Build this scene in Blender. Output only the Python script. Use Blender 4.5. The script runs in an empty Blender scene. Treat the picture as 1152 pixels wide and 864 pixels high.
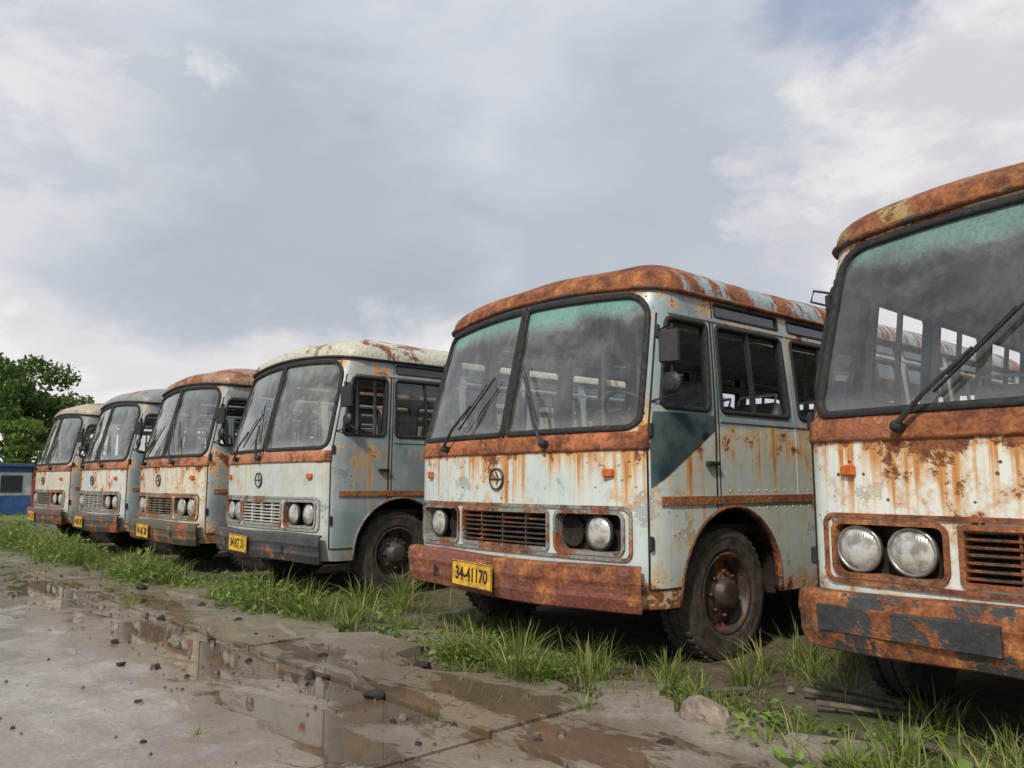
import bpy, math, random
import numpy as np
from mathutils import Vector, Matrix
from mathutils.geometry import delaunay_2d_cdt
random.seed(7); RNG=np.random.default_rng(11)
scene=bpy.context.scene
try:
    scene.view_settings.view_transform='Standard'; scene.view_settings.look='None'; scene.view_settings.exposure=0
except Exception: pass

# ---------------------------------------------------------------- node helpers
def nd(nt,t,ins=None,**pr):
    n=nt.nodes.new(t)
    for k,v in pr.items(): setattr(n,k,v)
    for k,v in (ins or {}).items():
        s=n.inputs[k]
        if isinstance(v,bpy.types.NodeSocket): nt.links.new(v,s)
        else: s.default_value=v
    return n
def mth(nt,op,a,b=0.0,clamp=False):
    return nd(nt,'ShaderNodeMath',{0:a,1:b},operation=op,use_clamp=clamp).outputs[0]
def mr(nt,v,a,b,c=0.0,d=1.0,smooth=True):
    return nd(nt,'ShaderNodeMapRange',{0:v,1:a,2:b,3:c,4:d},interpolation_type='SMOOTHSTEP' if smooth else 'LINEAR').outputs[0]
def mix(nt,f,a,b,blend='MIX'):
    n=nt.nodes.new('ShaderNodeMix'); n.data_type='RGBA'; n.blend_type=blend
    for i,v in ((0,f),(6,a),(7,b)):
        if isinstance(v,bpy.types.NodeSocket): nt.links.new(v,n.inputs[i])
        else: n.inputs[i].default_value=(tuple(v)+(1,) if (i>0 and len(v)==3) else v)
    return n.outputs[2]
def noise(nt,vec,scale,detail=5,rough=.6,dist=0.0):
    return nd(nt,'ShaderNodeTexNoise',{'Vector':vec,'Scale':scale,'Detail':min(detail,6),'Roughness':rough,'Distortion':dist}).outputs[0]
def mapping(nt,vec,loc=(0,0,0),sc=(1,1,1),rot=(0,0,0)):
    return nd(nt,'ShaderNodeMapping',{'Vector':vec,'Location':loc,'Scale':sc,'Rotation':rot}).outputs[0]
def newmat(name):
    m=bpy.data.materials.new(name); m.use_nodes=True; nt=m.node_tree
    for n in list(nt.nodes): nt.nodes.remove(n)
    out=nt.nodes.new('ShaderNodeOutputMaterial')
    return m,nt,out
def bump(nt,h,st=.3,dist=.01):
    return nd(nt,'ShaderNodeBump',{'Height':h,'Strength':st,'Distance':dist}).outputs[0]
def simple(name,col,rough=.6,metal=0.0,var=.25,scale=12,bmp=.15,col2=None,spec=.5):
    m,nt,out=newmat(name); tc=nd(nt,'ShaderNodeTexCoord').outputs['Object']
    n=noise(nt,tc,scale,5,.65)
    c2=col2 or tuple(c*(1-var*1.6) for c in col)
    f=mr(nt,n,.35,.65)
    c=mix(nt,f,c2,col)
    r=mr(nt,n,.3,.7,min(1,rough+.15),max(.02,rough-.1))
    b=nd(nt,'ShaderNodeBsdfPrincipled',{'Base Color':c,'Roughness':r,'Metallic':metal,'Specular IOR Level':spec,'Normal':bump(nt,n,bmp)})
    nt.links.new(b.outputs[0],out.inputs[0]); return m

def rustcol(nt,vec):
    a=noise(nt,vec,7,6,.7); b=noise(nt,vec,45,5,.7)
    r=nd(nt,'ShaderNodeValToRGB',{0:mth(nt,'ADD',mth(nt,'MULTIPLY',a,.65),mth(nt,'MULTIPLY',b,.35))})
    e=r.color_ramp.elements
    e[0].position=.34; e[0].color=(.045,.020,.013,1)
    e[1].position=.69; e[1].color=(.58,.29,.115,1)
    x=e.new(.45); x.color=(.145,.048,.023,1)
    x=e.new(.56); x.color=(.33,.118,.043,1)
    return r.outputs[0],b

def paint(name,front,side,rust=0.0,drip=.5,seed=0.0,side_low=None,spots=.3,dirt=.5):
    m,nt,out=newmat(name)
    tc=nd(nt,'ShaderNodeTexCoord').outputs['Object']
    sp=nd(nt,'ShaderNodeSeparateXYZ',{0:tc}); y=sp.outputs[1]; z=sp.outputs[2]
    v=mapping(nt,tc,(seed*3.7,seed*1.9,seed*.7))
    nb=noise(nt,v,1.1,6,.6); nm=noise(nt,v,5.5,6,.68,.3); nf=noise(nt,v,38,5,.7)
    vd=mapping(nt,v,(0,0,0),(15,15,.5)); ndp=noise(nt,vd,1.0,5,.62)
    vd2=mapping(nt,v,(5,5,0),(50,50,1.3)); nd2=noise(nt,vd2,1.0,4,.6)
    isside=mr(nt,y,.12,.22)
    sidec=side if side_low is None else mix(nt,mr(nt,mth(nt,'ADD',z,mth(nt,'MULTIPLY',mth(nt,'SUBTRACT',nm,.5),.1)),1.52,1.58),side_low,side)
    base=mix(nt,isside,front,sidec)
    chalk=mix(nt,.20,base,(.80,.83,.80))
    base=mix(nt,mr(nt,nb,.42,.62,0,.9),base,chalk)
    base=mix(nt,mr(nt,nm,.44,.70,0,dirt*.8),base,(.28,.27,.23))
    base=mix(nt,mr(nt,nd2,.5,.74,0,dirt*.7),base,(.28,.24,.17))
    fl=mr(nt,mth(nt,'ADD',mth(nt,'MULTIPLY',noise(nt,v,3.1,6,.75),.8),mth(nt,'MULTIPLY',nf,.2)),.60,.615)
    base=mix(nt,mth(nt,'MULTIPLY',fl,.5),base,tuple(c*.55+.03 for c in side))
    rc,rb=rustcol(nt,v)
    belt=mth(nt,'MULTIPLY',mr(nt,z,.70,1.40),mr(nt,z,1.64,1.52))
    low=mr(nt,z,.95,.42)
    gut=mr(nt,z,2.1,2.5)
    dv=mth(nt,'ADD',ndp,mth(nt,'MULTIPLY',mth(nt,'ADD',belt,mth(nt,'MULTIPLY',mth(nt,'ADD',low,gut),.6)),.15*drip))
    dv=mth(nt,'ADD',dv,mth(nt,'MULTIPLY',mth(nt,'SUBTRACT',nb,.5),.5))
    df=mth(nt,'MULTIPLY',mr(nt,dv,.59,.77),min(1,.35+.6*drip))
    dcol=mix(nt,mr(nt,dv,.64,.80),(.76,.48,.18),(.44,.165,.04))
    dcol=mix(nt,mr(nt,nf,.4,.7,0,.4),dcol,(.33,.13,.035))
    col=mix(nt,df,base,dcol)
    rv=mth(nt,'ADD',mth(nt,'MULTIPLY',nm,.6),mth(nt,'MULTIPLY',nb,.4))
    edge=mth(nt,'ADD',mth(nt,'MULTIPLY',mr(nt,z,.64,.42),.13),mth(nt,'MULTIPLY',mr(nt,z,1.28,1.42),mth(nt,'MULTIPLY',mr(nt,z,1.6,1.5),.09)))
    edge=mth(nt,'ADD',edge,mth(nt,'MULTIPLY',gut,.05))
    rv=mth(nt,'ADD',rv,mth(nt,'ADD',edge,rust))
    rv=mth(nt,'ADD',rv,mth(nt,'MULTIPLY',mth(nt,'SUBTRACT',nf,.5),.16))
    rf=mr(nt,rv,.595,.635)
    vo=nd(nt,'ShaderNodeTexVoronoi',{'Vector':v,'Scale':16.0,'Randomness':1.0}).outputs['Distance']
    sf=mth(nt,'MULTIPLY',mr(nt,mth(nt,'ADD',vo,mth(nt,'MULTIPLY',nf,.2)),.27,.19),mr(nt,nb,.60-.25*spots,.66-.2*spots))
    rf=mth(nt,'MAXIMUM',rf,sf)
    col=mix(nt,mr(nt,rv,.52,.60,0,.65),col,(.60,.32,.11))
    col=mix(nt,rf,col,rc)
    rough=mr(nt,rf,0,1,.36,.9)
    h=mth(nt,'ADD',mth(nt,'MULTIPLY',rf,mth(nt,'ADD',.3,rb)),mth(nt,'MULTIPLY',nb,1.8))
    h=mth(nt,'SUBTRACT',h,mth(nt,'MULTIPLY',fl,.3))
    b=nd(nt,'ShaderNodeBsdfPrincipled',{'Base Color':col,'Roughness':rough,'Normal':bump(nt,h,.6,.014)})
    nt.links.new(b.outputs[0],out.inputs[0]); return m

def rustmetal(name,under=(.2,.2,.2),amount=.5,seed=0.,scale=1.,streak=0.):
    m,nt,out=newmat(name); tc=nd(nt,'ShaderNodeTexCoord').outputs['Object']
    v=mapping(nt,tc,(seed*3,seed,seed*2),(scale,scale,scale))
    rc,rb=rustcol(nt,v); nm=noise(nt,v,3.2,6,.72,.2)
    nf=noise(nt,v,30,5,.7)
    q=mth(nt,'ADD',nm,mth(nt,'MULTIPLY',mth(nt,'SUBTRACT',nf,.5),.2))
    if streak:
        z=nd(nt,'ShaderNodeSeparateXYZ',{0:tc}); yy=z.outputs[1]
        st=noise(nt,mapping(nt,v,(0,0,0),(1.2,12,1.2)),1,4,.6)
        q=mth(nt,'ADD',q,mth(nt,'MULTIPLY',mth(nt,'SUBTRACT',st,.5),.6))
        q=mth(nt,'ADD',q,mr(nt,yy,.35,.9,.12*streak,-.05*streak))
    rf=mr(nt,q,.62-.3*amount,.68-.3*amount)
    u=mix(nt,mr(nt,nf,.35,.65),tuple(c*.6 for c in under),under)
    u=mix(nt,mr(nt,nm,.4,.6,0,.4),u,tuple(c*.7+.06 for c in under))
    col=mix(nt,rf,u,rc)
    b=nd(nt,'ShaderNodeBsdfPrincipled',{'Base Color':col,'Roughness':mr(nt,rf,0,1,.38,.88),'Normal':bump(nt,mth(nt,'ADD',rb,rf),.6,.008)})
    nt.links.new(b.outputs[0],out.inputs[0]); return m

def glassmat(name,dust=.3,teal=0.0,seed=0.,base_refl=.04):
    m,nt,out=newmat(name); tc=nd(nt,'ShaderNodeTexCoord').outputs['Object']
    z=nd(nt,'ShaderNodeSeparateXYZ',{0:tc}).outputs[2]
    v=mapping(nt,tc,(seed*2,seed,seed))
    n=noise(nt,v,2.6,6,.68,.6); nst=noise(nt,mapping(nt,v,(0,0,0),(22,22,1.2)),1,4,.6); nf=noise(nt,v,60,4,.7)
    t=mth(nt,'MULTIPLY',mr(nt,mth(nt,'ADD',z,mth(nt,'MULTIPLY',mth(nt,'SUBTRACT',n,.5),.22)),2.24,2.40),teal)
    tr=nd(nt,'ShaderNodeBsdfTransparent',{0:mix(nt,t,(.96,.975,.97),(.50,.85,.78))})
    gl=nd(nt,'ShaderNodeBsdfGlossy',{0:(.95,.97,1,1),'Roughness':.03})
    lw=nd(nt,'ShaderNodeFresnel',{'IOR':1.6})
    g=nd(nt,'ShaderNodeMixShader',{0:mth(nt,'ADD',mth(nt,'MULTIPLY',lw.outputs[0],1.25),base_refl,True),1:tr.outputs[0],2:gl.outputs[0]})
    df=nd(nt,'ShaderNodeBsdfDiffuse',{0:mix(nt,t,(.66,.66,.61),(.28,.66,.58))})
    d=mth(nt,'ADD',mr(nt,n,.38,.75,dust*.15,dust*1.4),mr(nt,nst,.5,.75,0,dust*.4))
    d=mth(nt,'ADD',d,mr(nt,mth(nt,'ADD',z,mth(nt,'MULTIPLY',n,.25)),1.78,1.58,0,.08+dust*.9))
    d=mth(nt,'ADD',d,mth(nt,'MULTIPLY',t,.36),True)
    d=mth(nt,'MULTIPLY',d,mr(nt,nf,.3,.6,.7,1.1),True)
    s=nd(nt,'ShaderNodeMixShader',{0:d,1:g.outputs[0],2:df.outputs[0]})
    nt.links.new(s.outputs[0],out.inputs[0]); return m

# ---------------------------------------------------------------- mesh helpers
def mk(name,V,F,mat=None,parent=None,smooth=True):
    me=bpy.data.meshes.new(name)
    V=[tuple(map(float,v)) for v in V] if not isinstance(V,list) else V
    me.from_pydata(V,[],F); me.update()
    ob=bpy.data.objects.new(name,me); scene.collection.objects.link(ob)
    if mat: me.materials.append(mat)
    if smooth: me.polygons.foreach_set('use_smooth',[True]*len(me.polygons))
    if parent: ob.parent=parent
    return ob
def empty(name,loc=(0,0,0),rotz=0):
    e=bpy.data.objects.new(name,None); scene.collection.objects.link(e); e.location=loc; e.rotation_euler=(0,0,rotz); e.empty_display_size=.3; return e

class MB:
    def __init__(s): s.V=[]; s.F=[]
    def add(s,V,F):
        o=len(s.V); s.V+= [tuple(map(float,v)) for v in V]; s.F+=[tuple(i+o for i in f) for f in F]
    def box(s,c,d,bev=.01,M=None):
        hx,hy,hz=[a/2 for a in d]; b=min(bev,hx*.49,hy*.49,hz*.49)
        def ring(z,i):
            x=hx-i;y=hy-i
            return [(-x+b,-y,z),(x-b,-y,z),(x,-y+b,z),(x,y-b,z),(x-b,y,z),(-x+b,y,z),(-x,y-b,z),(-x,-y+b,z)]
        V=ring(-hz,b)+ring(-hz+b,0)+ring(hz-b,0)+ring(hz,b)
        F=[tuple(range(7,-1,-1)),tuple(range(24,32))]
        for r in range(3):
            for k in range(8): F.append((r*8+k,r*8+(k+1)%8,(r+1)*8+(k+1)%8,(r+1)*8+k))
        if M is not None: V=[M@Vector(v) for v in V]
        s.add([(v[0]+c[0],v[1]+c[1],v[2]+c[2]) for v in V],F)
    def tube(s,pts,rad,n=8,cap=True):
        pts=[Vector(p) for p in pts]; R=rad if hasattr(rad,'__len__') else [rad]*len(pts)
        V=[];F=[]; up=None
        for i,p in enumerate(pts):
            t=(pts[min(i+1,len(pts)-1)]-pts[max(i-1,0)]).normalized()
            if up is None: up=Vector((0,0,1)) if abs(t.z)<.9 else Vector((1,0,0))
            a=t.cross(up).normalized(); b=a.cross(t).normalized(); up=b
            for k in range(n):
                th=2*math.pi*k/n; V.append(p+a*math.cos(th)*R[i]+b*math.sin(th)*R[i])
        for i in range(len(pts)-1):
            for k in range(n): F.append((i*n+k,i*n+(k+1)%n,(i+1)*n+(k+1)%n,(i+1)*n+k))
        if cap: F.append(tuple(range(n-1,-1,-1))); F.append(tuple(range((len(pts)-1)*n,len(pts)*n)))
        s.add(V,F)
    def lathe(s,prof,c,axis,n=32):
        ax=Vector(axis).normalized(); u=ax.orthogonal().normalized(); w=ax.cross(u)
        V=[];F=[]
        for (r,a) in prof:
            for k in range(n):
                th=2*math.pi*k/n; V.append(Vector(c)+ax*a+(u*math.cos(th)+w*math.sin(th))*r)
        for i in range(len(prof)-1):
            for k in range(n): F.append((i*n+k,i*n+(k+1)%n,(i+1)*n+(k+1)%n,(i+1)*n+k))
        s.add(V,F)
    def obj(s,name,mat,parent=None,smooth=False):
        return mk(name,s.V,s.F,mat,parent,smooth)

# ---------------------------------------------------------------- bus geometry
W=1.29; LEN=7.3; ZB=.40; ZT=2.57
def outline():
    pts=[]; r=.22; B=.12
    for x in np.linspace(0,W-r,26): pts.append((x,B*(x/W)**2))
    x0=W-r; y0=B*(x0/W)**2; p0=np.array([x0,y0]); t0=np.array([1,2*B*x0/W**2]); t0=t0/np.linalg.norm(t0)
    p3=np.array([W,y0+r+.03]); t1=np.array([0,1.])
    c1=p0+t0*.6*r; c2=p3-t1*.6*(r+.03)
    for t in np.linspace(0,1,14)[1:]:
        q=(1-t)**3*p0+3*(1-t)**2*t*c1+3*(1-t)*t*t*c2+t**3*p3; pts.append(tuple(q))
    for yy in np.linspace(p3[1],LEN-.3,80)[1:]: pts.append((W,yy))
    for a in np.linspace(0,math.pi/2,12)[1:]: pts.append((W-.3+.3*math.cos(a),LEN-.3+.3*math.sin(a)))
    for x in np.linspace(W-.3,0,14)[1:]: pts.append((x,LEN))
    return np.array(pts)
OUT=outline(); SS=np.concatenate([[0],np.cumsum(np.linalg.norm(np.diff(OUT,axis=0),axis=1))]); SL=SS[-1]
S_OF_Y=lambda y: float(np.interp(y,OUT[:len(OUT)-25,1],SS[:len(OUT)-25]))
def P0(s,z):
    s=np.asarray(s,float); z=np.asarray(z,float); a=np.minimum(np.abs(s),2*SL-np.abs(s)); sg=np.where(np.abs(s)>SL,-np.sign(s),np.sign(s))
    xr=np.interp(a,SS,OUT[:,0]); yr=np.interp(a,SS,OUT[:,1])
    up=np.clip((z-1.42)/1.15,0,1.2)
    w=1-.075*np.clip((z-1.45)/1.1,0,1.2)**1.25-.02*np.clip((.75-z)/.35,0,1)**2
    fb=1-np.clip(yr/1.3,0,1); fb=fb*fb*(3-2*fb)
    lean=.27*up**1.08+.02*np.clip((.75-z)/.35,0,1)**2
    zz=z-.07*(xr/W)**2*np.clip((z-1.5)/1.05,0,1.1)
    return np.stack([sg*xr*w, yr+lean*fb, zz],-1)
def PN(s,z):
    e=.01; ds=P0(np.asarray(s)+e,z)-P0(np.asarray(s)-e,z); dz=P0(s,np.asarray(z)+e)-P0(s,np.asarray(z)-e)
    n=np.cross(ds,dz); return n/np.linalg.norm(n,axis=-1,keepdims=True)
def P(s,z,off=0.):
    p=P0(s,z)
    return p if off==0 else p+PN(s,z)*off
def rr(s0,s1,z0,z1,r=.05,n=6,rs=None,dense=.07):
    rs=rs or [r]*4; out=[]
    cs=[(s1-rs[0],z0+rs[0],-90,rs[0]),(s1-rs[1],z1-rs[1],0,rs[1]),(s0+rs[2],z1-rs[2],90,rs[2]),(s0+rs[3],z0+rs[3],180,rs[3])]
    for (cx,cz,a,q) in cs:
        for k in range(n+1):
            t=math.radians(a+90*k/n); out.append((cx+q*math.cos(t),cz+q*math.sin(t)))
    res=[]
    for i,p in enumerate(out):
        q=out[(i+1)%len(out)]; d=math.dist(p,q); m=max(1,int(d/dense))
        for k in range(m): res.append((p[0]+(q[0]-p[0])*k/m,p[1]+(q[1]-p[1])*k/m))
    return res
def circ(cs,cz,r,n=40): return [(cs+r*math.cos(2*math.pi*k/n),cz+r*math.sin(2*math.pi*k/n)) for k in range(n)]
def inpoly(pts,poly):
    x=pts[:,0];y=pts[:,1];ins=np.zeros(len(pts),bool);P_=np.array(poly)
    j=len(P_)-1
    for i in range(len(P_)):
        xi,yi=P_[i];xj,yj=P_[j]
        c=((yi>y)!=(yj>y)); 
        with np.errstate(divide='ignore',invalid='ignore'):
            t=x<(xj-xi)*(y-yi)/(yj-yi)+xi
        ins^=(c&t); j=i
    return ins
def tri(outer,holes,gs=.1,gz=.09):
    loops=[outer]+holes; V=[];E=[]
    for L in loops:
        o=len(V); V+=L; E+=[(o+i,o+(i+1)%len(L)) for i in range(len(L))]
    A=np.array(outer); mn=A.min(0);mx=A.max(0)
    gx=np.arange(mn[0]+gs/2,mx[0],gs); gy=np.arange(mn[1]+gz/2,mx[1],gz)
    G=np.stack(np.meshgrid(gx,gy),-1).reshape(-1,2)
    G=G[inpoly(G,outer)]
    for h in holes:
        if len(G): G=G[~inpoly(G,h)]
    if len(G):
        Lp=np.array(V); keep=np.ones(len(G),bool)
        for i in range(0,len(G),500):
            d=np.linalg.norm(G[i:i+500,None,:]-Lp[None],axis=-1).min(1); keep[i:i+500]=d>.03
        G=G[keep]
    V=[Vector(v) for v in V]+[Vector(g) for g in G.tolist()]
    r=delaunay_2d_cdt(V,E,[],0,1e-5)
    v2=np.array([list(v) for v in r[0]]); F=np.array([list(f) for f in r[2]])
    c=v2[F].mean(1); k=inpoly(c,outer)
    for h in holes: k&=~inpoly(c,h)
    F=F[k]; used=np.unique(F); mp=-np.ones(len(v2),int); mp[used]=np.arange(len(used))
    F=mp[F]; v2=v2[used]
    a=v2[F[:,1]]-v2[F[:,0]]; b=v2[F[:,2]]-v2[F[:,0]]; fl=(a[:,0]*b[:,1]-a[:,1]*b[:,0])<0
    F[fl]=F[fl][:,::-1]
    return v2,F
def patch(loop,off,gs=.12,gz=.12,holes=()):
    v,F=tri(list(loop),list(holes),gs,gz); return P(v[:,0],v[:,1],off),F
def sweep(pts,section,closed=True,cap=True):
    A=np.array(pts); p=P0(A[:,0],A[:,1]); n=PN(A[:,0],A[:,1])
    if closed: t=np.roll(p,-1,0)-np.roll(p,1,0)
    else: t=np.gradient(p,axis=0)
    t/=np.linalg.norm(t,axis=1,keepdims=True)+1e-9
    b=np.cross(n,t); m=len(section); V=[]
    for i in range(len(p)):
        for (bb,nn) in section: V.append(p[i]+b[i]*bb+n[i]*nn)
    F=[]; N=len(p)
    for i in range(N if closed else N-1):
        for k in range(m):
            F.append((i*m+k,i*m+(k+1)%m,((i+1)%N)*m+(k+1)%m,((i+1)%N)*m+k))
    if not closed and cap: F.append(tuple(range(m-1,-1,-1))); F.append(tuple(range((N-1)*m,N*m)))
    return V,F
def line(s0,z0,s1,z1,n=None):
    n=n or max(2,int(math.dist((s0,z0),(s1,z1))/.05)+1)
    return [(s0+(s1-s0)*k/(n-1),z0+(z1-z0)*k/(n-1)) for k in range(n)]
def sec(w,h,lo=-.045): return [(-w/2,lo),(-w/2,h*.4),(-w*.32,h),(w*.32,h),(w/2,h*.4),(w/2,lo)]
def mirr(l,sg): return l if sg>0 else [(-a,b) for a,b in l][::-1]

FY,RY_=0.98,5.35; WR=.45
WT=2.475
def windshield(sg): return mirr(rr(.022,1.205,1.52,WT,rs=[.10,.17,.05,.05]),sg)
SW=[(.23,.74)]+[(.88+i*1.0,1.74+i*1.0) for i in range(6)]
WZ0,WZ1=1.665,2.315
def sidewin(i,sg):
    y0,y1=SW[i]; return mirr(rr(S_OF_Y(y0),S_OF_Y(y1),WZ0,WZ1,.05),sg)
def vent(i,sg):
    y0,y1=SW[i]; return mirr(rr(S_OF_Y(y0),S_OF_Y(y1),2.39,2.49,.02,3),sg)
def arch(y,sg,r=.57): return mirr(circ(S_OF_Y(y),.44,r),sg)
LZ0,LZ1=.725,.985
GR=rr(-.48,.48,LZ0+.005,LZ1-.005,.02,3)
def lampbox(sg): return mirr(rr(.545,1.10,LZ0,LZ1,.05),sg)
holes=[windshield(1),windshield(-1),GR,lampbox(1),lampbox(-1)]
for sg in (1,-1):
    for i in range(len(SW)):
        holes.append(sidewin(i,sg))
        if i>0: holes.append(vent(i,sg))
    holes.append(arch(FY,sg)); holes.append(arch(RY_,sg))
REAR=[rr(SL-.95,SL-.06,1.6,2.3,.08),[(-a,b) for a,b in rr(SL-.95,SL-.06,1.6,2.3,.08)][::-1]]
holes+=REAR
outer=line(-SL,ZB,SL,ZB,200)[:-1]+line(SL,ZB,SL,ZT,24)[:-1]+line(SL,ZT,-SL,ZT,260)[:-1]+line(-SL,ZT,-SL,ZB,24)[:-1]
SHV,SHF=tri(outer,holes,.075,.085)
SH3=P0(SHV[:,0],SHV[:,1]); SHIN=P(SHV[:,0],SHV[:,1],-.045)
SHFL=SHF.tolist(); SHFR=SHF[:,::-1].tolist()

M_rub=simple('perished_rubber',(.022,.022,.022),.75,bmp=.3,scale=30)
M_blk=simple('black_steel',(.025,.025,.027),.5,scale=20)
M_in=simple('interior_panel',(.58,.61,.59),.8,scale=3)
M_ceil=simple('interior_ceiling',(.70,.71,.68),.85,scale=2)
M_seat=simple('seat_vinyl',(.16,.17,.18),.65,scale=8)
M_dash=simple('dusty_dashboard',(.55,.49,.38),.85,scale=5)
M_und=simple('underbody',(.022,.018,.015),.95,scale=6)
M_tyre=simple('tyre_rubber',(.026,.024,.022),.85,scale=9,col2=(.085,.068,.050),bmp=.3)
M_chrome=simple('dull_chrome',(.42,.42,.41),.35,.8,scale=25)
M_rail=simple('hand_rail_metal',(.72,.72,.69),.5,.0,scale=25)
M_dark=simple('dark_recess',(.02,.017,.015),.85)
M_amber=simple('amber_lens',(.62,.14,.02),.25,scale=20)
M_plate=simple('yellow_plate',(.80,.50,.03),.5,scale=14,col2=(.42,.22,.04))
M_ink=simple('plate_ink',(.02,.02,.02),.6)
M_trim=rustmetal('trim_rust_orange',(.40,.17,.07),.6,1.3)
M_navy=simple('dark_teal_paint',(.020,.042,.05),.4,scale=5,col2=(.06,.09,.095))
M_badge=simple('badge_metal',(.08,.09,.10),.4,.5,scale=40)
def lensmat():
    m,nt,out=newmat('headlamp_lens'); tc=nd(nt,'ShaderNodeTexCoord').outputs['Object']
    w=nd(nt,'ShaderNodeTexWave',{'Vector':tc,'Scale':26.0,'Distortion':.3}).outputs[1]
    n=noise(nt,tc,14,5,.6)
    col=mix(nt,mr(nt,n,.4,.65),(.60,.60,.57),(.26,.24,.20))
    b=nd(nt,'ShaderNodeBsdfPrincipled',{'Base Color':col,'Roughness':.22,'Metallic':.25,'Coat Weight':.8,'Coat Roughness':.08,'Normal':bump(nt,w,.2,.004)})
    nt.links.new(b.outputs[0],out.inputs[0]); return m
M_lens=lensmat()

def text(body,size,loc,parent,mat,tilt):
    c=bpy.data.curves.new('txt','FONT'); c.body=body; c.size=size; c.extrude=.0015; c.align_x='CENTER'; c.align_y='CENTER'; c.offset=.0025
    o=bpy.data.objects.new('txt',c); scene.collection.objects.link(o)
    dg=bpy.context.evaluated_depsgraph_get(); me=bpy.data.meshes.new_from_object(o.evaluated_get(dg)); bpy.data.objects.remove(o)
    ob=bpy.data.objects.new('plate_characters',me); scene.collection.objects.link(ob); me.materials.clear(); me.materials.append(mat)
    ob.rotation_euler=(math.pi/2,tilt,0); ob.location=loc; ob.parent=parent; ob.scale=(.86,1.12,1)

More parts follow.
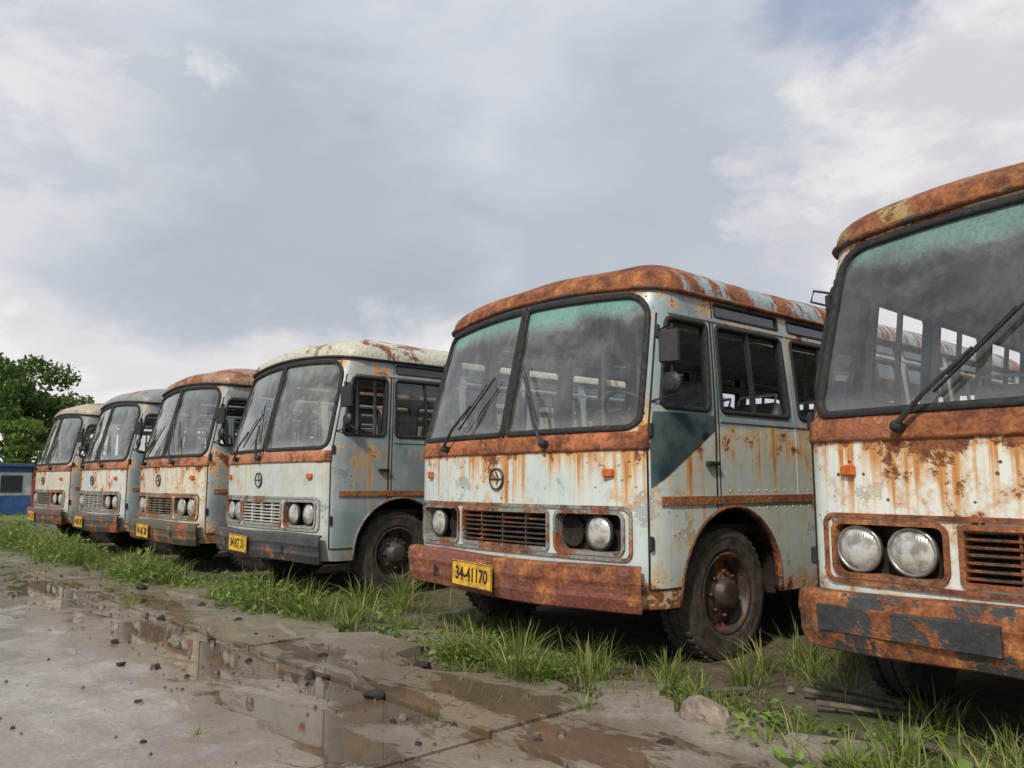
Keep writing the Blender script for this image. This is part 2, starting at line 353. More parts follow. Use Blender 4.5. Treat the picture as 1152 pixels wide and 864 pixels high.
def build_bus(X,Y,st,rotz=0):
    e=empty('abandoned_bus',(X,Y,0),rotz); rnd=random.Random(st['seed']*13+5)
    pm=st['paint']
    mk('body_shell',SH3,SHFL,pm,e); mk('inner_lining',SHIN,SHFR,M_in,e)
    ns=300; ss=np.linspace(-SL,SL,ns,endpoint=False); base=P(ss,np.full(ns,ZT-.02),.022); V=[];F=[]
    ycl=np.clip(base[:,1],1.45,LEN-1.2); ths=[0]+list(np.linspace(.12,math.pi/2,13))
    V+= (base-np.array([0,0,.03])).tolist()
    for th in ths:
        f=max(0.,math.cos(th))**.68; g=math.sin(th)**.9
        x=base[:,0]*f; y=ycl+(base[:,1]-ycl)*f; z=base[:,2]+(2.785-base[:,2])*g
        z=z-.009*np.sin(x*7+y*3+st['seed'])*g
        V+=np.stack([x,y,z],1).tolist()
    for i in range(len(ths)):
        for k in range(ns): F.append((i*ns+k,i*ns+(k+1)%ns,(i+1)*ns+(k+1)%ns,(i+1)*ns+k))
    mk('roof_skin',V,F,st['roof'],e)
    F=[];V=[]
    cb=P(ss,np.full(ns,ZT-.05),-.05); V=cb.tolist()+np.stack([cb[:,0]*.3,np.clip(cb[:,1],1,LEN-1),np.full(ns,2.69)],1).tolist()+[(0,3.5,2.70)]
    for k in range(ns):
        F.append((k,(k+1)%ns,ns+(k+1)%ns,ns+k)); F.append((ns+k,ns+(k+1)%ns,2*ns))
    mk('ceiling_lining',V,F,M_ceil,e)
    m=MB(); m.add(*sweep([(s,ZT-.045) for s in np.linspace(-SL,SL,260,endpoint=False)],[(-.012,0),(-.014,.03),(.0,.042),(.012,.03),(.012,0)]))
    m.obj('drip_rail',st['trimroof'],e,True)
    m=MB()
    g=sec(.042,.014)
    for sg in (1,-1):
        m.add(*sweep(windshield(sg),g))
        for i in range(len(SW)): m.add(*sweep(sidewin(i,sg),sec(.032,.012)))
        for i in range(1,len(SW)): m.add(*sweep(vent(i,sg),sec(.018,.006)))
    for L in REAR: m.add(*sweep(L,sec(.04,.012)))
    m.add(*sweep(line(0,1.50,0,WT+.02),sec(.028,.018,-.03),False))
    m.obj('window_gaskets',M_rub,e,True)
    wm=MB(); sm=MB()
    for sg in (1,-1):
        V,F=patch(windshield(sg),-.012,.1,.1); wm.add(V,F.tolist())
        for i in range(len(SW)):
            if i==0 and sg>0 and st.get('open_door_win'): continue
            if i>0 and (rnd.random()<.25 or (sg<0 and st['seed']<3)): continue
            V,F=patch(sidewin(i,sg),-.02); sm.add(V,F.tolist())
        for i in range(1,len(SW)):
            V,F=patch(vent(i,sg),-.01); sm.add(V,F.tolist())
    wm.obj('windshield_glass',st['glass'],e,True); sm.obj('side_glass',st['sglass'],e,True)
    m=MB()
    for sg in (1,-1):
        for i in range(1,len(SW)):
            y0,y1=SW[i]; a=S_OF_Y((y0+y1)/2)*sg; m.add(*sweep(line(a,WZ0-.01,a,WZ1+.01),sec(.022,.0,-.03),False))
    m.obj('window_sash',M_blk,e)
    m=MB(); sb=S_OF_Y(.17)
    m.add(*sweep(line(-sb,1.435,sb,1.435,80),[(-.058,-.02),(-.056,.005),(-.04,.011),(.045,.013),(.06,.006),(.062,-.02)],False))
    m.obj('front_belt_band',st['band'],e,True)
    m=MB()
    for sg in (1,-1):
        for (ya,yb) in ((.24,FY-.0),(FY,RY_),(RY_,LEN-.35)):
            m.add(*sweep(line(sg*S_OF_Y(ya)+.001,1.06,sg*S_OF_Y(yb),1.06),[(-.030,-.01),(-.026,.012),(.026,.012),(.030,-.01)],False))
    m.obj('side_rub_rail',st['rail'],e)
    m=MB()
    for sg in (1,-1):
        m.add(*sweep(line(sg*S_OF_Y(.86),1.60,sg*S_OF_Y(LEN-.35),1.60),[(-.012,-.01),(-.01,.008),(.01,.008),(.012,-.01)],False))
        m.add(*sweep(line(sg*S_OF_Y(.24),2.355,sg*S_OF_Y(LEN-.35),2.355),[(-.012,-.01),(-.01,.008),(.01,.008),(.012,-.01)],False))
        for y in [1.80+i for i in range(5)]:
            m.add(*sweep(line(sg*S_OF_Y(y+.01),1.03,sg*S_OF_Y(y+.01),2.345),[(-.016,-.01),(-.014,.004),(.014,.004),(.016,-.01)],False))
    m.obj('panel_strips',pm,e)
    m=MB()
    for sg in (1,-1):
        q=[(-.006,-.01),(-.006,.004),(.006,.004),(.006,-.01)]
        m.add(*sweep(line(sg*S_OF_Y(.165),2.34,sg*S_OF_Y(.165),.52),q,False))
        m.add(*sweep(line(sg*S_OF_Y(.80),2.34,sg*S_OF_Y(.80),1.0),q,False))
        m.add(*sweep(line(sg*S_OF_Y(.84),2.54,sg*S_OF_Y(.84),1.0),[(-.004,-.01),(-.004,.003),(.004,.003),(.004,-.01)],False))
        m.add(*sweep(line(sg*S_OF_Y(.165),.52,sg*S_OF_Y(.42),.52),q,False))
    m.obj('door_seams',M_dark,e)
    m=MB()
    for sg in (1,-1):
        p=P(sg*S_OF_Y(.74),1.30,.02); m.box(p,(.035,.13,.03),.01)
        for z in (.8,1.5,2.2):
            p=P(sg*S_OF_Y(.175),z,.010); m.box(p,(.03,.035,.09),.008)
    m.obj('door_handle_hinges',M_blk,e)
    m=MB()
    for sg in (1,-1):
        for y in np.arange(.95,LEN-.4,.11):
            for z in (1.00,1.12): m.lathe([(.007,0),(.004,.004),(.0004,.005)],P(sg*S_OF_Y(y),z,.0),PN(sg*S_OF_Y(y),z),5)
    m.obj('rivets',pm,e)
    if st.get('navy'):
        m=MB(); a=S_OF_Y(.18);b=S_OF_Y(.79)
        loop=line(a,1.14,b,1.52)[:-1]+line(b,1.52,b,1.63)[:-1]+line(b,1.63,a,1.63)[:-1]+line(a,1.63,a,1.14)[:-1]
        V,F=patch(loop,.003,.06,.06); m.add(V,F.tolist()); m.obj('door_paint_panel',M_navy,e,True)
    m=MB(); w=MB()
    for sg in (1,-1):
        for y in (FY,RY_):
            L=[(sg*(S_OF_Y(y)+.572*math.cos(t)),.44+.572*math.sin(t)) for t in np.linspace(-.06,math.pi+.06,30)]
            if sg<0: L=L[::-1]
            m.add(*sweep(L,[(-.012,-.04),(-.012,.008),(0,.014),(.012,.008),(.012,-.04)],False))
            V=[];F=[];ts=np.linspace(-.1,math.pi+.1,20)
            for t in ts:
                for x in (W-.04,W-.48): V.append((sg*x,y+.6*math.cos(t),.44+.6*math.sin(t)))
            for k in range(19): F.append((2*k,2*k+1,2*k+3,2*k+2))
            F.append(tuple(range(1,40,2))); w.add(V,F)
    m.obj('wheel_arch_lips',st['lip'],e,True); w.obj('wheel_wells',M_und,e)
    m=MB(); m.box((0,LEN/2,.86),(2*W-.16,LEN-.4,.06)); m.box((0,LEN/2,.58),(1.5,LEN-.5,.46),.03)
    for x in (-.45,.45): m.box((x,LEN/2,.40),(.09,LEN-.8,.16))
    for y in (FY,RY_): m.tube([(-1.1,y,.43),(1.1,y,.43)],.06); m.lathe([(.001,-.17),(.14,-.1),(.17,0),(.14,.1),(.001,.17)],(0.1,y,.42),(0,1,0),14)
    m.box((0,.35,.6),(2.2,.05,.35)); m.box((.8,2.6,.55),(.5,.8,.34),.05)
    m.obj('chassis',M_und,e)
    tw=MB(); rw=MB(); dk=MB()
    for sg in (1,-1):
        for y in (FY,RY_):
            c=(sg*(W-.19),y,WR-.02); ax=(sg,0,0)
            prof=[(.27,-.12),(.30,-.13),(.38,-.135),(.43,-.12),(.45,-.09),(.452,-.05),(.44,-.045),(.44,-.035),(.453,-.03),(.453,.03),(.44,.035),(.44,.045),(.452,.05),(.45,.09),(.43,.12),(.42,.127),(.38,.137),(.36,.133),(.30,.13),(.27,.118)]
            tw.lathe(prof,c,ax,48)
            for k in range(48):
                th=2*math.pi*k/48
                for a in (-.075,.075):
                    M=Matrix.Rotation(-th*1,3,'X'); 
                    tw.box((c[0]+a,c[1]+math.sin(th)*.452,c[2]+math.cos(th)*.452),(.06,.03,.016),.003,M)
            rp=[(.275,.118),(.268,.125),(.255,.12),(.245,.09),(.235,.055),(.20,.045),(.165,.065),(.13,.085),(.11,.09),(.10,.10),(.095,.14),(.07,.155),(.05,.158),(.0005,.16)]
            rw.lathe(rp,c,ax,40)
            for k in range(8):
                th=2*math.pi*k/8; rw.tube([(c[0]+sg*.07,c[1]+.145*math.cos(th),c[2]+.145*math.sin(th)),(c[0]+sg*.105,c[1]+.145*math.cos(th),c[2]+.145*math.sin(th))],.014,6)
                th=2*math.pi*(k+.5)/8
                dk.lathe([(.022,.0),(.0005,.001)],(c[0]+sg*.0565,y+.205*math.cos(th),c[2]+.205*math.sin(th)),(sg,0,0),12)
    tw.obj('tyres',M_tyre,e,False); rw.obj('wheel_rims',st['rim'],e,True); dk.obj('rim_hand_holes',M_dark,e)
    sbm=S_OF_Y(.135); BZ=.525; bp=line(-sbm,BZ,sbm,BZ,90)
    s1=[(-.140,.04),(-.140,.100),(-.128,.120),(-.05,.137),(-.02,.131),(.02,.131),(.05,.137),(.128,.120),(.140,.100),(.140,.04),(.12,.04),(.12,.09),(-.12,.09),(-.12,.04)]
    V,F=sweep(bp,s1,False)
    # small knocks and waves in the bumper
    V=[v+np.array([0,.010*math.sin(v[0]*6+st['seed'])*math.sin(v[0]*2.3),.008*math.sin(v[0]*3.1+st['seed']*2)]) for v in V]
    m=MB(); m.add(V,F); m.obj('front_bumper',st['bumper'],e,False)
    m=MB()
    for x in (-.7,.7): m.box((x,.05,.5),(.1,.26,.1))
    m.obj('bumper_brackets',M_und,e)
    if st.get('bumper_rubber'):
        m=MB(); a=S_OF_Y(.09)
        m.add(*sweep(line(-a,BZ+.012,-.30,BZ+.012,40),[(-.062,.115),(-.056,.153),(.062,.153),(.07,.115)],False))
        m.add(*sweep(line(.30,BZ+.012,a,BZ+.012,40),[(-.062,.115),(-.056,.153),(.062,.153),(.07,.115)],False)); m.obj('bumper_strip',st['bumper_rubber'],e)
    m=MB(); m.add(*sweep(line(SL-1.5,.5,SL+1.5,.5,60),s1,False)); m.obj('rear_bumper',st['bumper'],e,True)
    m=MB()
    m.add(*sweep(rr(-1.15,1.15,LZ0-.03,LZ1+.03,.05),[(-.013,-.01),(-.011,.012),(.011,.012),(.013,-.01)]))
    for sg in (1,-1): m.add(*sweep(lampbox(sg),[(-.012,-.09),(-.012,.014),(.012,.014),(.012,-.09)]))
    m.add(*sweep(GR,[(-.012,-.09),(-.012,.014),(.012,.014),(.012,-.09)]))
    m.obj('lamp_panel_frame',st['frame'],e)
    m=MB()
    for l in (lampbox(1),lampbox(-1),GR): V,F=patch(l,-.085); m.add(V,F.tolist())
    m.obj('lamp_recess_back',M_dark,e)
    m=MB()
    for k in range(7):
        z=LZ0+.03+k*.034; dz=rnd.uniform(-.006,.006); m.add(*sweep(line(-.47,z,.47,z+dz,30),[(-.009,-.05),(.0,.002),(.008,.004),(.012,-.045)],False))
    for x in (-.25,0,.25): m.add(*sweep(line(x,LZ0,x,LZ1),[(-.006,-.05),(-.006,-.008),(.006,-.008),(.006,-.05)],False))
    m.obj('grille_slats',st['grille'],e)
    lens=MB(); bz=MB(); bw=MB(); lzc=(LZ0+LZ1)/2
    for sg in (1,-1):
        for j,x in enumerate(st.get('lampx',(.965,.70))):
            p=P(sg*x,lzc,-.045)
            if (sg,j) in st.get('missing',()):
                p=P(sg*x,lzc,-.08); bw.lathe([(.10,.03),(.09,0),(.03,-.003),(.0005,-.003)],p,(0,-1,0),28); continue
            bz.lathe([(.108,0),(.118,.012),(.116,.03),(.104,.036),(.099,.028)],p,(sg*.06,-1,0),36)
            lens.lathe([(.100,.026),(.085,.040),(.06,.050),(.03,.055),(.0005,.057)],p,(sg*.06,-1,0),36)
    lens.obj('headlamps',M_lens,e,True); bz.obj('headlamp_bezels',st['bezel'],e,True)
    if bw.V: bw.obj('empty_lamp_bowl',M_dark,e,True)
    m=MB(); 
    for sg in (1,-1):
        p=P(sg*1.00,1.235,.012); M=Matrix.Rotation(sg*.3,3,'Z'); m.box(p,(.08,.035,.055),.010,M)
    m.obj('indicator_lamps',M_amber,e)
    m=MB(); p=P(-.05,1.2,.008)
    m.lathe([(.068,-.006),(.068,.010),(.074,.014),(.080,.010),(.080,-.006)],p,(0,-1,0),36)
    q=[(p[0]+a,p[1]-.010,p[2]+b) for a,b in ((0,.058),(.03,0),(0,-.058),(-.03,0),(0,.058))]
    m.tube(q,.006,6,False); m.tube([(p[0]-.066,p[1]-.009,p[2]),(p[0]+.066,p[1]-.009,p[2])],.006,6)
    m.obj('round_emblem',M_badge,e,True)
    m=MB(); m.lathe([(.068,.003),(.0005,.004)],p,(0,-1,0),24); m.obj('emblem_backing',pm,e)
    px=st.get('px',-.15); tt=st.get('ptilt',.02); m=MB(); tl=Matrix.Rotation(tt,3,'Y'); m.box((px,-.156,.515),(.47,.008,.18),.003,tl); m.obj('number_plate',M_plate,e)
    m=MB()
    for (cx,cz,dx,dz) in ((0,.084,.46,.005),(0,-.084,.46,.005),(-.229,0,.005,.165),(.229,0,.005,.165)):
        q=tl@Vector((cx,0,cz)); m.box((px+q.x,-.161,.515+q.z),(dx,.003,dz),.001,tl)
    m.obj('plate_border',M_ink,e)
    text(st['plate'],.115,(px,-.1615,.513),e,M_ink,tt)
    m=MB()
    for (sp,zp,stp,ztp) in st['wipers']:
        a=P(sp,zp,.03); b=P(sp+(stp-sp)*.6,zp+(ztp-zp)*.6,.07)
        m.lathe([(.028,-.02),(.028,.03),(.016,.045),(.0005,.047)],a,PN(sp,zp),12)
        a2=P(sp,zp,.06); m.tube([a2,P(sp+(stp-sp)*.25,zp+(ztp-zp)*.25,.085),b],[.015,.011,.008],6)
        q=[P(sp+(stp-sp)*t,zp+(ztp-zp)*t,.03) for t in np.linspace(.28,1.0,8)]
        for i in range(7): m.tube([q[i],q[i+1]],.008,5)
        q=[P(sp+(stp-sp)*t,zp+(ztp-zp)*t,.055) for t in np.linspace(.40,.9,6)]
        m.tube(q,.005,5)
    m.obj('wipers',M_blk,e)
    m=MB(); gl=MB(); sg=1
    p=P(sg*S_OF_Y(.17),2.20,0); q=P(sg*S_OF_Y(.17),1.70,0); c=Vector((sg*(W+.06),.26,2.03))
    m.tube([p,(c.x,c.y+.03,2.18),(c.x,c.y+.02,1.72),q],.008,6)
    M=Matrix.Rotation(sg*.5,3,'Z'); m.box(c,(.13,.04,.21),.018,M); m.lathe([(.0005,-.03),(.05,-.02),(.07,0),(.072,.015),(.0005,.016)],(c.x,c.y+.01,1.80),(0,1,0),18)
    n=M@Vector((0,1,0)); gl.box(c+n*.022,(.11,.003,.18),.001,M)
    if st['seed']==1:
        p=P(-S_OF_Y(.25),2.28,0); m.tube([p,(p[0]-.10,p[1]-.02,p[2]+.03),(p[0]-.12,p[1]-.02,p[2]-.03),P(-S_OF_Y(.25),2.2,0)],.008,6)
    m.obj('side_mirror',M_blk,e); gl.obj('mirror_glass',M_chrome,e)
    m=MB(); m2=MB(); m3=MB()
    for r in range(7):
        y=1.75+r*.78
        for x in (-.83,-.40,.40,.83):
            if rnd.random()<.15: continue
            m.box((x,y,1.22),(.40,.42,.12),.04); m.box((x,y+.24,1.52),(.40,.10,.58),.04,Matrix.Rotation(-.15,3,'X'))
            m2.tube([(x-.17,y+.25,1.8),(x-.17,y+.28,1.87),(x+.17,y+.28,1.87),(x+.17,y+.25,1.8)],.012,6)
            m2.tube([(x,y,.9),(x,y,1.2)],.02,6)
    for y in (1.3,2.9,4.6,6.1):
        for x in (-.2,.2): m2.tube([(x,y,.89),(x,y,2.64)],.022,8)
    for x in (-.55,.55): m2.tube([(x,1.1,2.4),(x,6.8,2.4)],.014,6)
    m.box((.55,1.15,1.25),(.46,.46,.14),.05); m.box((.55,1.42,1.6),(.46,.12,.7),.05)
    m.obj('seats',M_seat,e,False); m2.obj('hand_rails',M_rail,e,True)
    d=MB(); d.add(*sweep(line(-1.15,1.47,1.15,1.47,50),[(.01,-.055),(.02,-.14),(-.04,-.44),(-.14,-.54),(-.20,-.50),(-.12,-.12)],False))
    d.obj('dashboard',M_dash,e,True)
    c=Vector((.55,.80,1.66)); ax=Vector((0,.75,.65)).normalized(); u=ax.orthogonal().normalized(); w=ax.cross(u)
    m3.tube([c+(u*math.cos(t)+w*math.sin(t))*.23 for t in np.linspace(0,2*math.pi,33)],.014,8,False)
    for a in (0,2.1,4.2): m3.tube([c-ax*.03,c+(u*math.cos(a)+w*math.sin(a))*.22],.012,6)
    m3.tube([c,c-ax*.45],.03,8); m3.box((0,.30,2.36),(.26,.03,.08),.02)
    m3.obj('steering_wheel',M_blk,e,True)
    return e

def glassset(seed,d,t): return glassmat('windshield_glass_%d'%seed,d,t,seed,.035), glassmat('side_glass_%d'%seed,d*.3,0,seed+.5,.0)
WIP=[(-.71,1.43,-.20,1.96),(.47,1.43,.12,2.03)]
S=[]
g=glassset(1,.08,.75)
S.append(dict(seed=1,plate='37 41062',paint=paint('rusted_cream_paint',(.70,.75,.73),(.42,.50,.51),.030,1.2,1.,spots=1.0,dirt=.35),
  roof=rustmetal('roof_rust_a',(.42,.30,.10),.78,1.),trimroof=rustmetal('rail_rust_a',(.1,.08,.06),.7,2),band=rustmetal('band_rust_a',(.36,.12,.06),.7,3),
  rail=M_trim,lip=rustmetal('lip_rust_a',(.3,.3,.28),.8,4),rim=rustmetal('rim_rust',(.08,.05,.04),.5,5),bumper=rustmetal('bumper_black_rust',(.07,.07,.07),.64,6.3),
  frame=rustmetal('frame_rust_a',(.30,.17,.10),.8,7),grille=rustmetal('grille_rust_a',(.13,.10,.08),.5,8),bezel=M_chrome,glass=g[0],sglass=g[1],wipers=[(-.72,1.43,-.16,1.98),(.45,1.43,.95,1.9)],bumper_rubber=rustmetal('bumper_pad',(.05,.053,.058),.3,2.2),px=.03,lampx=(.985,.715)))
g=glassset(2,.11,.9)
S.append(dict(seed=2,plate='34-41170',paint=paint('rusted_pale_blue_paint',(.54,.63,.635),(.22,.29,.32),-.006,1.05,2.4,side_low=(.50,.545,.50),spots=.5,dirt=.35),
  roof=rustmetal('roof_rust_b',(.33,.40,.42),.66,2.,streak=1.),trimroof=rustmetal('rail_rust_b',(.12,.07,.05),.7,2.5),band=rustmetal('band_rust_b',(.50,.16,.06),.6,3.5),
  rail=M_trim,lip=rustmetal('lip_rust_b',(.10,.06,.05),.5,4.5),rim=rustmetal('rim_rust_b',(.06,.04,.035),.28,5.5),bumper=rustmetal('bumper_red_rust',(.25,.085,.06),.50,6.),
  frame=rustmetal('frame_rust_b',(.30,.30,.27),.55,7.5),grille=rustmetal('grille_rust_b',(.10,.085,.07),.45,8.5),bezel=M_blk,glass=g[0],sglass=g[1],wipers=WIP,missing=[(1,1),(-1,1)],lampx=(.90,.66),open_door_win=True,navy=True,ptilt=.03))
g=glassset(3,.20,.2)
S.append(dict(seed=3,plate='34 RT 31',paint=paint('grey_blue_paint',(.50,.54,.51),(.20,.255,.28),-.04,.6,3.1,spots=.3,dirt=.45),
  roof=rustmetal('roof_cream',(.62,.60,.50),.30,3.),trimroof=M_blk,band=rustmetal('band_rust_c',(.52,.21,.09),.5,3.7),
  rail=M_trim,lip=rustmetal('lip_c',(.2,.23,.24),.3,4.7),rim=rustmetal('rim_rust_c',(.06,.05,.045),.15,5.7),bumper=rustmetal('bumper_grey',(.05,.052,.060),.25,6.2),
  frame=rustmetal('frame_c',(.35,.35,.33),.3,7.7),grille=rustmetal('grille_white',(.80,.80,.76),.05,8.7),bezel=M_blk,glass=g[0],sglass=g[1],wipers=[(-.71,1.43,-.22,1.93),(-.02,1.43,-.22,2.03)],open_door_win=True,px=-.2))
g=glassset(4,.16,.3)
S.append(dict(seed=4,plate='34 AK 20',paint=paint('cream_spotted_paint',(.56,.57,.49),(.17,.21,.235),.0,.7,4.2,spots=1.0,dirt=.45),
  roof=rustmetal('roof_brown',(.40,.23,.14),.45,4.),trimroof=M_blk,band=rustmetal('band_rust_d',(.46,.19,.10),.6,3.9),
  rail=M_trim,lip=M_und,rim=M_und,bumper=rustmetal('bumper_olive',(.09,.08,.05),.3,6.4),
  frame=rustmetal('frame_d',(.30,.27,.2),.5,7.9),grille=rustmetal('grille_d',(.30,.28,.22),.3,8.9),bezel=M_chrome,glass=g[0],sglass=g[1],wipers=WIP,px=-.15,open_door_win=True))
g=glassset(5,.20,.3)
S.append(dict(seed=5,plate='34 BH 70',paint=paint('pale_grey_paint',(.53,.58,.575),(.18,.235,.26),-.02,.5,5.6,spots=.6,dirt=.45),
  roof=rustmetal('roof_grey',(.27,.30,.30),.2,5.),trimroof=M_blk,band=rustmetal('band_rust_e',(.46,.17,.09),.5,4.1),
  rail=M_trim,lip=M_und,rim=M_und,bumper=rustmetal('bumper_e',(.07,.07,.07),.35,6.6),
  frame=rustmetal('frame_e',(.3,.3,.28),.4,8.1),grille=rustmetal('grille_e',(.65,.65,.6),.15,9.1),bezel=M_blk,glass=g[0],sglass=g[1],wipers=WIP,px=-.15))
g=glassset(6,.20,.3)
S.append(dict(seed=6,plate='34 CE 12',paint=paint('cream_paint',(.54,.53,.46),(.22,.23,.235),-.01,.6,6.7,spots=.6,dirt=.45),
  roof=rustmetal('roof_tan',(.48,.41,.31),.3,6.),trimroof=M_blk,band=rustmetal('band_rust_f',(.40,.18,.10),.5,4.3),
  rail=M_trim,lip=M_und,rim=M_und,bumper=rustmetal('bumper_f',(.08,.07,.06),.35,6.8),
  frame=rustmetal('frame_f',(.3,.28,.24),.4,8.3),grille=rustmetal('grille_f',(.3,.29,.25),.3,9.3),bezel=M_blk,glass=g[0],sglass=g[1],wipers=WIP,px=-.15))
for (X,dy,r),st in zip([(-.84,-.02,-.5),(-4.38,0,-2.2),(-8.38,.02,-.8),(-11.5,0,0),(-14.8,.02,0),(-18.15,0,.6)],S):
    build_bus(X,3.87+dy,st,math.radians(r))

# ---------------------------------------------------------------- ground
def groundmat():
    m,nt,out=newmat('soil_and_moss'); tc=nd(nt,'ShaderNodeTexCoord').outputs['Object']
    a=noise(nt,tc,.9,6,.6); b=noise(nt,tc,7,6,.7); c=noise(nt,tc,40,5,.7)
    soil=mix(nt,mr(nt,b,.3,.7),(.055,.041,.029),(.19,.15,.11))
    green=mix(nt,b,(.035,.05,.018),(.085,.115,.035))
    col=mix(nt,mr(nt,mth(nt,'ADD',a,mth(nt,'MULTIPLY',b,.4)),.64,.84,0,.8),soil,green)
    far=nd(nt,'ShaderNodeSeparateXYZ',{0:tc}); 
    f=mr(nt,mth(nt,'ABSOLUTE',far.outputs[0]),26,31)
    col=mix(nt,f,col,mix(nt,b,(.07,.11,.03),(.17,.23,.07)))
    p=nd(nt,'ShaderNodeBsdfPrincipled',{'Base Color':col,'Roughness':.85,'Normal':bump(nt,mth(nt,'ADD',b,mth(nt,'MULTIPLY',c,.4)),.8,.04)})
    nt.links.new(p.outputs[0],out.inputs[0]); return m
mk('ground',[(-900,-900,0),(900,-900,0),(900,900,0),(-900,900,0)],[(0,1,2,3)],groundmat(),None,False)

PUD=[(-6.75,2.2,1.1,.28),(-5.55,2.25,1.0,.25),(-3.95,2.45,1.0,.24),(-3.4,2.95,.8,.2),(-3.75,1.95,.9,.2),(-2.35,2.8,.7,.26),(-10,2.2,1.8,.35),(-14,1.9,2.6,.4),(-8.5,2.7,1.1,.22),(-5.0,2.75,.6,.16)]
def concmat():
    m,nt,out=newmat('wet_concrete'); tc=nd(nt,'ShaderNodeTexCoord').outputs['Object']
    sp=nd(nt,'ShaderNodeSeparateXYZ',{0:tc}); x=sp.outputs[0]; y=sp.outputs[1]
    a=noise(nt,tc,.55,6,.6,.4); b=noise(nt,tc,4.5,6,.7); c=noise(nt,tc,45,6,.75); 
    wob=mth(nt,'MULTIPLY',mth(nt,'SUBTRACT',noise(nt,mapping(nt,tc,(0,0,0),(1,1.9,1)),1.7,6,.68,.6),.5),5.0)
    pud=None
    for (px,py,rx,ry) in PUD:
        dx=mth(nt,'DIVIDE',mth(nt,'SUBTRACT',x,px),rx); dy=mth(nt,'DIVIDE',mth(nt,'SUBTRACT',y,py),ry)
        d=mth(nt,'POWER',mth(nt,'ADD',mth(nt,'MULTIPLY',dx,dx),mth(nt,'MULTIPLY',dy,dy)),.5)
        v=mth(nt,'SUBTRACT',1.1,d); pud=v if pud is None else mth(nt,'MAXIMUM',pud,v)
    pud=mth(nt,'ADD',mth(nt,'MAXIMUM',pud,-1.15),wob)
    pm=mr(nt,pud,.0,.28)
    damp=mr(nt,mth(nt,'ADD',pud,mth(nt,'MULTIPLY',mth(nt,'SUBTRACT',a,.5),3.5)),-1.8,-.2)
    nearedge=mr(nt,mth(nt,'ADD',y,mth(nt,'MULTIPLY',b,.6)),2.4,3.3,0,.6)
    damp=mth(nt,'MAXIMUM',damp,nearedge)
    col=mix(nt,mr(nt,b,.3,.7),(.27,.25,.225),(.42,.395,.36))
    col=mix(nt,mr(nt,a,.4,.65,0,.45),col,(.24,.21,.18))
    agg=nd(nt,'ShaderNodeTexVoronoi',{'Vector':tc,'Scale':75.0}).outputs['Color']
    bw=nd(nt,'ShaderNodeRGBToBW',{0:agg}).outputs[0]
    col=mix(nt,.25,col,bw,'OVERLAY')
    col=mix(nt,mr(nt,c,.35,.65,0,.35),col,(.16,.14,.115))
    dv=nd(nt,'ShaderNodeVectorMath',{0:tc,1:nd(nt,'ShaderNodeTexNoise',{'Vector':tc,'Scale':2.5,'Detail':6.0}).outputs[1]},operation='ADD')
    vc=nd(nt,'ShaderNodeTexVoronoi',{'Vector':mapping(nt,dv.outputs[0],(0.3,.8,0),(.42,.42,.42)),'Scale':1.0},feature='DISTANCE_TO_EDGE')
    cr=mr(nt,vc.outputs[0],.006,.0012)
    cr=mth(nt,'MULTIPLY',cr,mr(nt,a,.47,.57,0,.85))
    col=mix(nt,mth(nt,'MULTIPLY',damp,.58),col,(.155,.115,.080))
    col=mix(nt,mth(nt,'MULTIPLY',pm,.8),col,(.095,.064,.040))
    col=mix(nt,cr,col,(.04,.038,.024))
    rough=mth(nt,'MULTIPLY',mr(nt,damp,0,1,.36,.16),mr(nt,c,.3,.7,.75,1.25))
    rough=mth(nt,'ADD',mth(nt,'MULTIPLY',rough,mth(nt,'SUBTRACT',1.0,pm)),mth(nt,'MULTIPLY',pm,.03))
    h=mth(nt,'ADD',mth(nt,'MULTIPLY',b,.7),mth(nt,'MULTIPLY',c,.28)); h=mth(nt,'SUBTRACT',h,mth(nt,'MULTIPLY',cr,.8))
    h=mth(nt,'MULTIPLY',h,mth(nt,'SUBTRACT',1.0,mth(nt,'MULTIPLY',pm,.99)))
    h=mth(nt,'MULTIPLY',h,mr(nt,damp,0,1,1,.55))
    p=nd(nt,'ShaderNodeBsdfPrincipled',{'Base Color':col,'Roughness':rough,'Specular IOR Level':.65,'Normal':bump(nt,h,.45,.010)})
    nt.links.new(p.outputs[0],out.inputs[0]); return m
M_conc=concmat()
def edgeY(x): return 3.32+.13*np.sin(x*1.7)+.07*np.sin(x*5.1+1)+.10*np.sin(x*.8+2)
m=MB(); rs=random.Random(3)
xj=[-2.92+2.6*k for k in range(-11,9)]; yj=[3.32,2.5,-.1,-2.7,-5.3,-7.9,-10.5,-13.1,-20]
